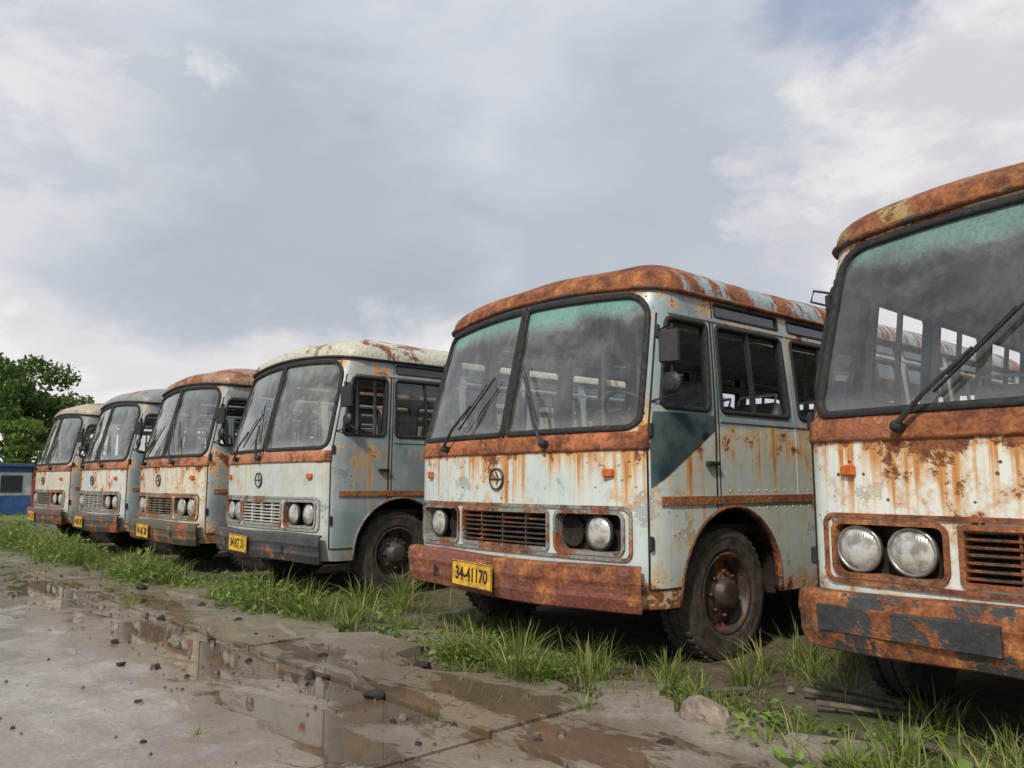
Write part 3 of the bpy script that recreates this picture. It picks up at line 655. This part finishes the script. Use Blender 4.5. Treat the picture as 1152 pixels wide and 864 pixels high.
for i in range(len(xj)-1):
    for j in range(len(yj)-1):
        x0,x1=xj[i]+.012,xj[i+1]-.012; y1,y0=yj[j]-.010,yj[j+1]+.010
        z=.016+rs.uniform(-.005,.005)+(rs.uniform(0,.024) if j==0 else 0); tx=rs.uniform(-.0025,.0025)
        n=40; tp=[]
        for k in range(n+1):
            x=x0+(x1-x0)*k/n; yy=y1
            if j==0: yy=float(edgeY(x))+rs.uniform(-.03,.03)+(.12 if (k//9)%2 else -.05)*(1 if i%2 else .4)
            else: yy+=rs.uniform(-.008,.002)
            tp.append((x,yy))
        bt=[(x0+(x1-x0)*k/n,y0+rs.uniform(0,.008)) for k in range(n+1)]
        V=[(a,b,z+tx*(a-x0)) for a,b in bt]+[(a,b,z+tx*(a-x0)) for a,b in tp]
        V+=[(a,b,-.05) for a,b in bt]+[(a,b,-.05) for a,b in tp]
        N=n+1;F=[]
        for k in range(n):
            F.append((k,k+1,N+k+1,N+k)); F.append((2*N+k+1,2*N+k,k,k+1)); F.append((N+k,N+k+1,3*N+k+1,3*N+k))
        F.append((0,N,3*N,2*N)); F.append((n,2*N+n,3*N+n,N+n))
        m.add(V,F)
m.obj('concrete_pavement',M_conc,None,False)

def slabpiece(x,y,sx,sy,h,rz,tilt,seed):
    r=random.Random(seed); pts=[]
    for k in range(9):
        t=2*math.pi*k/9+r.uniform(-.2,.2); c=max(abs(math.cos(t)),abs(math.sin(t))); pts.append((sx*.5*math.cos(t)/c*r.uniform(.85,1.05),sy*.5*math.sin(t)/c*r.uniform(.85,1.05)))
    V=[(a,b,h) for a,b in pts]+[(a*1.03,b*1.03,-.06) for a,b in pts]; F=[tuple(range(9))]+[(k+9,(k+1)%9+9,(k+1)%9,k) for k in range(9)]
    M=Matrix.Translation((x,y,.0))@Matrix.Rotation(rz,4,'Z')@Matrix.Rotation(tilt,4,'X')
    mk('broken_concrete_slab',[tuple(M@Vector(v)) for v in V],F,M_conc,None,False)
for a in [(-5.05,3.1,.95,.6,.06,.1,.03,1),(-5.95,3.2,.7,.45,.05,-.2,-.04,2),(-1.75,3.4,.5,.3,.05,.3,.05,5),(-3.0,3.6,.45,.3,.05,.6,-.06,7),(-4.95,3.65,.8,.5,.03,.3,.02,8),(-8.7,3.4,.9,.5,.04,.1,.02,9),(-2.75,3.35,.4,.25,.055,.9,.08,12)]: slabpiece(*a)
M_rock=simple('stone',(.34,.27,.225),.9,scale=10,bmp=.7,col2=(.15,.12,.10)); M_clod=simple('tar_clod',(.03,.027,.024),.9,scale=20,bmp=.8)
def rock(name,x,y,s,seed,mat,flat=.65,z=0.):
    import bmesh
    bm=bmesh.new(); bmesh.ops.create_icosphere(bm,subdivisions=3,radius=1); r=random.Random(seed)
    pl=[(Vector((r.gauss(0,1),r.gauss(0,1),r.gauss(0,1))).normalized(),r.uniform(.5,.85)) for _ in range(11)]
    for v in bm.verts:
        for n,d in pl:
            t=v.co.dot(n)
            if t>d: v.co-=n*(t-d)
        v.co+=Vector((r.gauss(0,1),r.gauss(0,1),r.gauss(0,1)))*.012
        v.co=Vector((v.co.x*s*1.25,v.co.y*s,v.co.z*s*flat))
    me=bpy.data.meshes.new(name); bm.to_mesh(me); bm.free(); me.materials.append(mat)
    o=bpy.data.objects.new(name,me); scene.collection.objects.link(o); o.location=(x,y,s*flat*.45+z); o.rotation_euler=(0,0,r.uniform(0,6))
rock('rock',-2.36,3.42,.12,1,M_rock,.85,.0); rock('rock',-2.18,3.5,.07,2,M_rock); rock('rock',-2.55,3.72,.06,9,M_rock); rock('rock',-1.95,3.3,.045,4,M_rock)
for k,(x,y,s) in enumerate([(-4.25,3.1,.055),(-3.85,2.48,.055),(-5.4,3.13,.06),(-4.47,2.43,.048),(-4.9,2.75,.04),(-7.6,3.0,.06),(-4.12,2.62,.03),(-9.3,3.0,.07),(-3.6,2.8,.028),(-6.6,2.9,.05),(-2.3,3.0,.04),(-4.05,2.56,.022),(-5.9,2.75,.036),(-3.2,2.75,.024),(-2.7,2.6,.026),(-5.15,2.35,.025),(-3.4,2.3,.02),(-8.3,2.7,.04),(-1.9,2.7,.025),(-4.6,1.5,.022),(-5.6,1.7,.028),(-6.4,1.9,.03),(-7.2,2.5,.04),(-3.9,1.3,.016),(-4.35,2.35,.02),(-4.4,2.5,.026),(-5.0,1.9,.018),(-3.05,2.2,.016),(-6.0,2.45,.03)]):
    rock('dirt_clod',x,y,s,20+k,M_clod,.75,.012)
gm=MB(); r=random.Random(5)
for k in range(2200):
    x=-22*r.random()**1.5; y=r.gauss(3.1,.55) if k%8 else r.uniform(.6,3); s=r.uniform(.004,.014)*(1+ (r.random()<.10)*1.8)
    if y<.6: continue
    pts=[(s*r.uniform(.6,1.3)*math.cos(a),s*r.uniform(.6,1.3)*math.sin(a)) for a in (0,1.3,2.5,3.8,5.0)]
    V=[(x+a,y+b,.012) for a,b in pts]+[(x+a*.6,y+b*.6,.018+s*.9) for a,b in pts]
    gm.add(V,[(5,6,7,8,9)]+[(i,(i+1)%5,(i+1)%5+5,i+5) for i in range(5)])
gm.obj('gravel',simple('gravel_chips',(.20,.17,.14),.9,scale=30,col2=(.035,.03,.025)),None,False)
pm_=MB()
for (x,y,L,a) in [(-2.0,4.3,.6,.3),(-2.1,4.45,.5,.1),(-1.9,4.15,.5,.5),(-2.6,3.95,.35,1.2),(-1.4,3.75,.45,-.3)]:
    pm_.box((x,y,.04),(L,.045,.02),.005,Matrix.Rotation(a,3,'Z')@Matrix.Rotation(.06,3,'Y'))
pm_.obj('scrap_planks',simple('weathered_wood',(.16,.13,.10),.9,scale=15,bmp=.5),None,False)

# ---------------------------------------------------------------- grass
def leafmat(name,a,b,dry=(.42,.36,.15),dryp=.9):
    m,nt,out=newmat(name); g=nd(nt,'ShaderNodeNewGeometry'); rnd=g.outputs['Random Per Island']
    tc=nd(nt,'ShaderNodeTexCoord').outputs['Object']; n=noise(nt,tc,1.5,3,.6)
    col=mix(nt,mth(nt,'ADD',mth(nt,'MULTIPLY',rnd,.6),mth(nt,'MULTIPLY',n,.4)),a,b)
    col=mix(nt,mr(nt,rnd,dryp,dryp+.02),col,dry)
    d=nd(nt,'ShaderNodeBsdfPrincipled',{'Base Color':col,'Roughness':.5,'Specular IOR Level':.35}); t=nd(nt,'ShaderNodeBsdfTranslucent',{0:mix(nt,.5,col,(.24,.34,.04))})
    s=nd(nt,'ShaderNodeMixShader',{0:.32,1:d.outputs[0],2:t.outputs[0]}); nt.links.new(s.outputs[0],out.inputs[0]); return m
def blades(name,base,h,w,lean,az,mat,curl=1.0):
    n=len(h); T=np.array([0,.35,.7,1.0]); dirx=np.cos(az);diry=np.sin(az); V=np.zeros((n,7,3))
    faceang=az+math.pi/2+RNG.normal(0,.5,n); fx=np.cos(faceang);fy=np.sin(faceang)
    idx=0
    for i,t in enumerate(T):
        o=lean*h*t**(1.8*curl); zz=h*t*(1-.42*lean*t)
        cx=base[:,0]+dirx*o; cy=base[:,1]+diry*o; cz=base[:,2]+zz
        ww=w*[.8,1.,.7,0][i]
        if i<3:
            V[:,idx]=np.stack([cx-fx*ww,cy-fy*ww,cz],1);V[:,idx+1]=np.stack([cx+fx*ww,cy+fy*ww,cz],1);idx+=2
        else: V[:,idx]=np.stack([cx,cy,cz],1)
    o=np.arange(n)*7
    q1=np.stack([o,o+1,o+3,o+2],1);q2=np.stack([o+2,o+3,o+5,o+4],1);t3=np.stack([o+4,o+5,o+6],1)
    return mk(name,V.reshape(-1,3).tolist(),q1.tolist()+q2.tolist()+t3.tolist(),mat,None,True)
def patchiness(x,y):
    v=np.sin(x*1.3+1.1)*np.sin(x*.47+y*1.9+.3)+.6*np.sin(x*3.1+y*2.6)+.4*np.sin(x*7.3-y*4.1)
    return np.clip(.36+.55*v,0,1)
cl=[]
for k in range(1150):
    x=-23+24*random.random()**.8; y=float(edgeY(x))+abs(random.gauss(0,.5))-.10
    if random.random()>patchiness(x,y)+.03: continue
    cl.append((x,y,random.uniform(.04,.18),random.uniform(.03,.10),random.randint(14,34)))
BIG=[(-4.35,3.42,.30,.16,120),(-4.15,3.5,.28,.13,100),(-3.75,3.45,.32,.14,130),(-3.5,3.35,.28,.16,130),(-3.2,3.5,.24,.16,90),(-3.45,3.75,.28,.2,100),(-2.9,3.8,.16,.16,60),(-3.62,3.3,.36,.10,60),
 (-6.9,3.3,.34,.25,150),(-7.3,3.5,.42,.28,180),(-6.5,3.45,.38,.25,160),(-6.1,3.4,.28,.2,130),(-5.75,3.45,.22,.16,80),(-7.9,3.4,.28,.2,70),(-6.0,3.7,.3,.25,120),(-5.5,3.8,.2,.2,70),
 (-10.2,3.3,.44,.3,180),(-9.7,3.4,.34,.3,140),(-11,3.3,.38,.3,150),(-10.6,3.1,.3,.25,110),(-12.6,3.2,.42,.3,150),(-13.4,3.1,.5,.35,180),(-14.2,3.2,.5,.3,160),(-15.5,3.1,.5,.4,160),(-16.5,3.1,.6,.4,180),(-17.3,3.2,.6,.4,160),(-18.5,3.1,.55,.4,150),(-19.5,3.2,.5,.4,130),
 (-1.58,3.25,.20,.12,110),(-1.35,3.12,.25,.15,140),(-1.5,3.55,.24,.16,100),(-1.1,3.15,.28,.18,140),(-.9,3.4,.3,.2,110),(-1.2,3.9,.2,.25,80),(-1.6,4.2,.22,.25,90),(-2.2,4.5,.18,.25,90),(-2.5,4.7,.26,.25,110),(-2.4,5.3,.35,.4,170),(-2.6,6.2,.4,.5,180),
 (-2.66,4.25,.24,.14,90),(-2.76,4.6,.26,.12,80),(-2.68,5.05,.28,.18,100),(-3.1,4.1,.2,.2,80),(-3.6,4.1,.2,.3,90),(-4.4,4.1,.22,.35,110),(-5.0,4.1,.24,.3,110),
 (-6.75,4.2,.30,.25,130),(-6.8,4.7,.34,.2,130),(-6.2,4.3,.32,.3,140),(-6.0,5.3,.4,.4,150),(-6.3,6.5,.4,.4,150),(-4.6,3.05,.12,.08,44),(-5.3,2.52,.08,.07,30),(-3.9,2.85,.09,.06,30),(-4.7,1.93,.06,.04,22),(-3.85,1.52,.06,.05,26),(-6.2,2.5,.10,.10,36),(-2.9,3.15,.12,.08,40),(-3.35,2.51,.07,.04,24),(-5.52,2.6,.07,.05,24),(-8.1,2.5,.10,.15,40),(-2.92,2.2,.05,.03,14),(-8.12,1.6,.06,.06,20),(-4.1,2.5,.05,.05,18),(-6.6,2.5,.06,.08,24)]
cl+=BIG
B=[];H=[];A=[];Ln=[]
for (x,y,h,r_,n) in cl:
    rr_=np.abs(RNG.normal(0,.5,n))*r_; aa=RNG.uniform(0,2*math.pi,n)
    B.append(np.stack([x+rr_*np.cos(aa),y+rr_*np.sin(aa),np.full(n,.0)],1)); H.append(h*RNG.uniform(.3,1.25,n)); A.append(aa+RNG.normal(0,.6,n)); Ln.append(RNG.uniform(.15,1.25,n))
B=np.concatenate(B);H=np.concatenate(H);A=np.concatenate(A);Ln=np.concatenate(Ln)
M_gr=leafmat('grass_blade',(.08,.125,.022),(.23,.30,.065),dryp=.84)
blades('grass',B,H,.0018+.0080*H*RNG.uniform(.5,1.2,len(H)),Ln,A,M_gr)
n=20000; x=-24+26*RNG.random(n)**.8; y=edgeY(x)+np.abs(RNG.normal(0,.8,n))-.02
k=RNG.random(n)<patchiness(x+.4,y)*.95+.04; x=x[k];y=y[k];n=len(x)
blades('turf',np.stack([x,y,np.zeros(n)],1),RNG.uniform(.02,.08,n),RNG.uniform(.0018,.004,n),RNG.uniform(.2,1.2,n),RNG.uniform(0,6.28,n),leafmat('turf_blade',(.06,.09,.02),(.16,.21,.055),dryp=.75))
def weeds(name,spots,mat,k=1.0):
    V=[];F=[]
    for (x,y,h,r_,n) in spots:
        for i in range(n):
            a=random.uniform(0,6.28); d=r_*random.random()**.6; z=h*random.uniform(.1,1)*(1-.5*d/r_); L=random.uniform(.022,.055)*(1+h)*k; wv=L*.36
            c=Vector((x+d*math.cos(a),y+d*math.sin(a),z)); az=a+random.gauss(0,.8); el=random.gauss(.1,.45)
            t=Vector((math.cos(az)*math.cos(el),math.sin(az)*math.cos(el),math.sin(el))); s_=Vector((-math.sin(az),math.cos(az),random.gauss(0,.3))).normalized(); nn=t.cross(s_)
            o=len(V)
            V+= [tuple(c),tuple(c+t*L*.35+s_*wv-nn*wv*-.25),tuple(c+t*L*.75+s_*wv*.75-nn*wv*-.2),tuple(c+t*L*1.05-nn*.006),tuple(c+t*L*.75-s_*wv*.75+nn*wv*.2),tuple(c+t*L*.35-s_*wv+nn*wv*.25),tuple(c+t*L*.5)]
            F+=[(o,o+1,o+6),(o+1,o+2,o+6),(o+2,o+3,o+6),(o+3,o+4,o+6),(o+4,o+5,o+6),(o+5,o,o+6)]
    return mk(name,V,F,mat,None,False)
sp=[(-1.5,3.3,.10,.12,60),(-6.9,3.35,.34,.3,280),(-7.4,3.3,.38,.3,300),(-6.4,3.5,.28,.3,200),(-10.3,3.3,.42,.4,300),(-9.8,3.2,.32,.3,200),(-13.4,3.2,.45,.5,320),(-12.6,3.2,.4,.4,220),(-14.6,3.2,.45,.5,280),(-16.2,3.1,.65,.6,450),(-17.4,3.2,.6,.6,340),(-19,3.2,.55,.6,320),(-4.2,3.4,.18,.2,100),(-3.6,3.4,.16,.2,90),(-3.55,2.6,.03,.08,14),(-4.9,3.3,.05,.2,30),(-2.2,3.7,.1,.2,60)]
sp+=[(-22*random.random(),3.35+abs(random.gauss(0,.4)),random.uniform(.04,.14),random.uniform(.1,.25),random.randint(15,50)) for _ in range(90)]
M_wd=leafmat('weed_leaf',(.07,.14,.025),(.23,.34,.07),dry=(.26,.24,.07),dryp=.95)
weeds('weeds',sp,M_wd)
weeds('broadleaf_plant',[(-1.30,2.98,.14,.18,60),(-1.08,3.10,.2,.24,90),(-1.18,2.84,.08,.14,36),(-.95,3.0,.18,.2,50),(-1.7,3.15,.08,.12,26)],M_wd,1.7)
n=9000; x=RNG.uniform(-60,-20.5,n); y=RNG.uniform(-12,14,n)
k=x<-31.6; x=x[k];y=y[k];n=len(x)
blades('verge_grass',np.stack([x,y,np.zeros(n)],1),RNG.uniform(.08,.25,n),RNG.uniform(.01,.02,n),RNG.uniform(.2,.9,n),RNG.uniform(0,6.28,n),M_gr)

# ---------------------------------------------------------------- trees
M_bark=simple('bark',(.10,.075,.055),.95,scale=8,bmp=.7)
M_leaf=leafmat('tree_leaf',(.03,.065,.018),(.10,.16,.04),dryp=2); M_leaf2=leafmat('shrub_leaf',(.06,.12,.025),(.15,.24,.05),dryp=2)
def crown(clumps,nl,ls,seed):
    g=np.random.default_rng(seed); C=[]
    for (c,r) in clumps:
        n=int(nl*r*r); d=g.normal(0,1,(n,3)); d/=np.linalg.norm(d,axis=1,keepdims=True); rad=r*g.uniform(.35,1.05,n)[:,None]; C.append(np.array(c)+d*rad*np.array([1,1,.62]))
    C=np.concatenate(C); n=len(C); a=g.normal(0,1,(n,3)); a/=np.linalg.norm(a,axis=1,keepdims=True); b=np.cross(a,g.normal(0,1,(n,3))); b/=np.linalg.norm(b,axis=1,keepdims=True)
    L=ls*g.uniform(.6,1.3,n)[:,None]
    V=np.stack([C-a*L,C+b*L*.5,C+a*L,C-b*L*.5],1).reshape(-1,3); o=np.arange(n)*4
    return V.tolist(),np.stack([o,o+1,o+2,o+3],1).tolist()
def tree(x,y,h,cr,seed,mat,name='broadleaf_tree',ls=.13):
    e=empty(name,(x,y,0)); r=random.Random(seed); m=MB(); th=h*.38
    m.tube([(0,0,-.1),(.05,.03,th*.5),(.0,.1,th),(.1,.05,h*.75)],[h*.035,h*.028,h*.022,h*.008],10)
    cl=[]
    for k in range(18):
        a=k*2.4+r.uniform(-.3,.3); z0=th*r.uniform(.75,1.3); d=cr*r.uniform(.45,1.0); z1=th+(h-th)*r.uniform(.08,.92)
        d*=math.sqrt(max(.15,1-((z1-(th+.45*(h-th)))/(h-th)/.62)**2))
        p1=(d*.5*math.cos(a),d*.5*math.sin(a),(z0+z1)/2-.1); p2=(d*math.cos(a),d*math.sin(a),z1)
        m.tube([(0,.05,z0),p1,p2],[h*.014,h*.009,h*.003],6); cl.append((p2,cr*r.uniform(.20,.36)))
        cl.append(((p1[0]+r.uniform(-.3,.3),p1[1]+r.uniform(-.3,.3),p1[2]+.5),cr*r.uniform(.15,.26)))
    cl.append(((0,0,h*.92),cr*.26)); cl.append(((.2,0,h*.74),cr*.32))
    m.obj('trunk_and_limbs',M_bark,e,True); V,F=crown(cl,420,ls,seed); mk('leaf_crown',V,F,mat,e,False)
tree(-44,7.8,7.0,3.3,3,M_leaf,ls=.13); tree(-51,11.5,6.2,2.8,4,M_leaf); tree(-40,7.5,3.9,1.7,5,M_leaf2,'young_tree',.11); tree(-47,3,7.2,3,8,M_leaf); tree(-52,-4,8,3.4,9,M_leaf)
cl=[];g=random.Random(2)
for k in range(150):
    x=-75+1.0*k+g.uniform(-1,1); cl.append(((x,55+g.uniform(-4,4),g.uniform(1,3.6)),g.uniform(1.3,2.4)))
V,F=crown(cl,45,.4,5); mk('distant_tree_line',V,F,M_leaf,None,False)

# ---------------------------------------------------------------- low building at the left
e=empty('low_building',(-34.5,5.0,0),math.radians(8))
Mw=simple('white_render',(.62,.63,.62),.85,scale=2,var=.2); Mb=simple('blue_paint_wall',(.04,.12,.32),.6,scale=3); Mr=simple('red_paint',(.36,.06,.05),.6,scale=4); Mg=simple('dark_glazing',(.03,.035,.045),.2,scale=4)
m=MB(); m.box((0,0,.85),(3,9,1.7),.02); m.obj('walls',Mw,e)
m=MB(); m.box((0,0,1.76),(3.4,9.4,.12),.02); m.obj('flat_roof',simple('roof_felt',(.06,.10,.18),.8),e)
m=MB(); m.box((1.505,0,.35),(.03,8.98,.7),.005); m.box((1.505,0,1.6),(.03,8.98,.18),.005); m.obj('blue_band',Mb,e)
m=MB(); 
for y in (-4.2,-2.1,0.2,1.55,4.2): m.box((1.53,y,.85),(.08,.10,1.68),.01)
m.obj('red_posts',Mr,e)
m=MB()
for y in (-3.1,-.9,.85,2.3,3.4): m.box((1.51,y,1.1),(.04,.7,.6),.01)
m.obj('windows',Mg,e)

# ---------------------------------------------------------------- camera
CAMZ=math.radians(47.8); PITCH=math.radians(6.97)
cam=bpy.data.cameras.new('camera'); co=bpy.data.objects.new('camera',cam); scene.collection.objects.link(co)
co.location=(0,0,1.18); co.rotation_euler=(math.pi/2+PITCH,0,CAMZ); cam.sensor_width=36; cam.lens=28.1; cam.clip_end=3000; cam.clip_start=.05
scene.camera=co

# ---------------------------------------------------------------- sky + sun
az_dir=Vector((.38,-.92,.0)).normalized(); EL=math.radians(44)
sd=Vector((az_dir.x*math.cos(EL),az_dir.y*math.cos(EL),math.sin(EL)))
sun=bpy.data.lights.new('sun','SUN'); sun.energy=3.2; sun.angle=math.radians(5); sun.color=(1,.91,.76)
so=bpy.data.objects.new('sun',sun); scene.collection.objects.link(so); so.rotation_euler=(-sd).to_track_quat('-Z','Y').to_euler()
w=bpy.data.worlds.new('World'); scene.world=w; w.use_nodes=True; nt=w.node_tree
for n_ in list(nt.nodes): nt.nodes.remove(n_)
out=nt.nodes.new('ShaderNodeOutputWorld')
sky=nd(nt,'ShaderNodeTexSky',sky_type='NISHITA',sun_disc=False,sun_elevation=EL,sun_rotation=math.atan2(sd.x,sd.y))
tc=nd(nt,'ShaderNodeTexCoord').outputs['Generated']
z=nd(nt,'ShaderNodeSeparateXYZ',{0:tc}).outputs[2]
sv=mapping(nt,tc,(0,0,0),(1,1,2.1))
nlow=noise(nt,mapping(nt,sv,(3.1,1.7,0)),1.5,6,.5,.3); nmid=noise(nt,mapping(nt,sv,(7.3,2.2,0)),4.2,6,.55,.25)
puff=noise(nt,mapping(nt,sv,(1.3,9.2,0)),6.5,6,.6,.2)
def skyblob(d,c0,c1,wb=1.0):
    v=nd(nt,'ShaderNodeVectorMath',{0:tc,1:tuple(d)},operation='DOT_PRODUCT').outputs['Value']
    v=mth(nt,'ARCCOSINE',mth(nt,'MINIMUM',v,.99999))
    v=mth(nt,'ADD',v,mth(nt,'MULTIPLY',mth(nt,'SUBTRACT',nmid,.5),.55*wb))
    v=mth(nt,'ADD',v,mth(nt,'MULTIPLY',mth(nt,'SUBTRACT',puff,.5),.28*wb))
    return mr(nt,v,math.radians(c0),math.radians(c1))
def az_el(a,e_):
    a=math.radians(a);e_=math.radians(e_); return Vector((-math.sin(a)*math.cos(e_),math.cos(a)*math.cos(e_),math.sin(e_)))
t=mth(nt,'ADD',mth(nt,'MULTIPLY',nlow,.55),mth(nt,'MULTIPLY',nmid,.45))
cloud=mix(nt,mr(nt,t,.36,.64),(.50,.555,.63),(.68,.71,.76))
dk=skyblob(az_el(64,15),24,8,.6); dk2=skyblob(az_el(38,18),22,6,.6)
cloud=mix(nt,mth(nt,'MULTIPLY',mth(nt,'MAXIMUM',dk,mth(nt,'MULTIPLY',dk2,.6)),.75),cloud,(.40,.455,.525))
zz=mth(nt,'ADD',z,mth(nt,'MULTIPLY',mth(nt,'SUBTRACT',nmid,.5),.22))
zz=mth(nt,'ADD',zz,mth(nt,'MULTIPLY',mth(nt,'SUBTRACT',puff,.5),.16))
low_b=mth(nt,'MULTIPLY',mr(nt,zz,.215,.15),mr(nt,nd(nt,'ShaderNodeVectorMath',{0:tc,1:tuple(az_el(78,4))},operation='DOT_PRODUCT').outputs['Value'],math.cos(math.radians(46)),math.cos(math.radians(18))))
cloud=mix(nt,mth(nt,'MULTIPLY',low_b,.88),cloud,mix(nt,mr(nt,puff,.4,.62),(.80,.77,.79),(1.0,.95,.93)))
cum=skyblob(az_el(10,17),20,16)
cloud=mix(nt,mth(nt,'MULTIPLY',cum,.85),cloud,mix(nt,mr(nt,puff,.38,.62),(.66,.64,.69),(.90,.86,.86)))
ul=skyblob(az_el(86,24),19,6)
cloud=mix(nt,mth(nt,'MULTIPLY',ul,.5),cloud,mix(nt,mr(nt,puff,.4,.6),(.64,.66,.71),(.93,.91,.90)))
wsp=skyblob(az_el(72,26.5),3.4,.6,.9)
cloud=mix(nt,mth(nt,'MULTIPLY',mth(nt,'MULTIPLY',wsp,mr(nt,puff,.42,.58)),.75),cloud,(.95,.93,.91))
hz=mr(nt,z,.10,.0)
cloud=mix(nt,mth(nt,'MULTIPLY',hz,.6),cloud,(.84,.82,.81))
bg1=nd(nt,'ShaderNodeBackground',{0:sky.outputs[0],1:.15})
bg2=nd(nt,'ShaderNodeBackground',{0:cloud,1:1.0})
gap=skyblob(az_el(22,32.5),7.5,3,.5)
ms=nd(nt,'ShaderNodeMixShader',{0:mth(nt,'SUBTRACT',1.0,mth(nt,'MULTIPLY',gap,.6)),1:bg1.outputs[0],2:bg2.outputs[0]})
nt.links.new(ms.outputs[0],out.inputs[0])
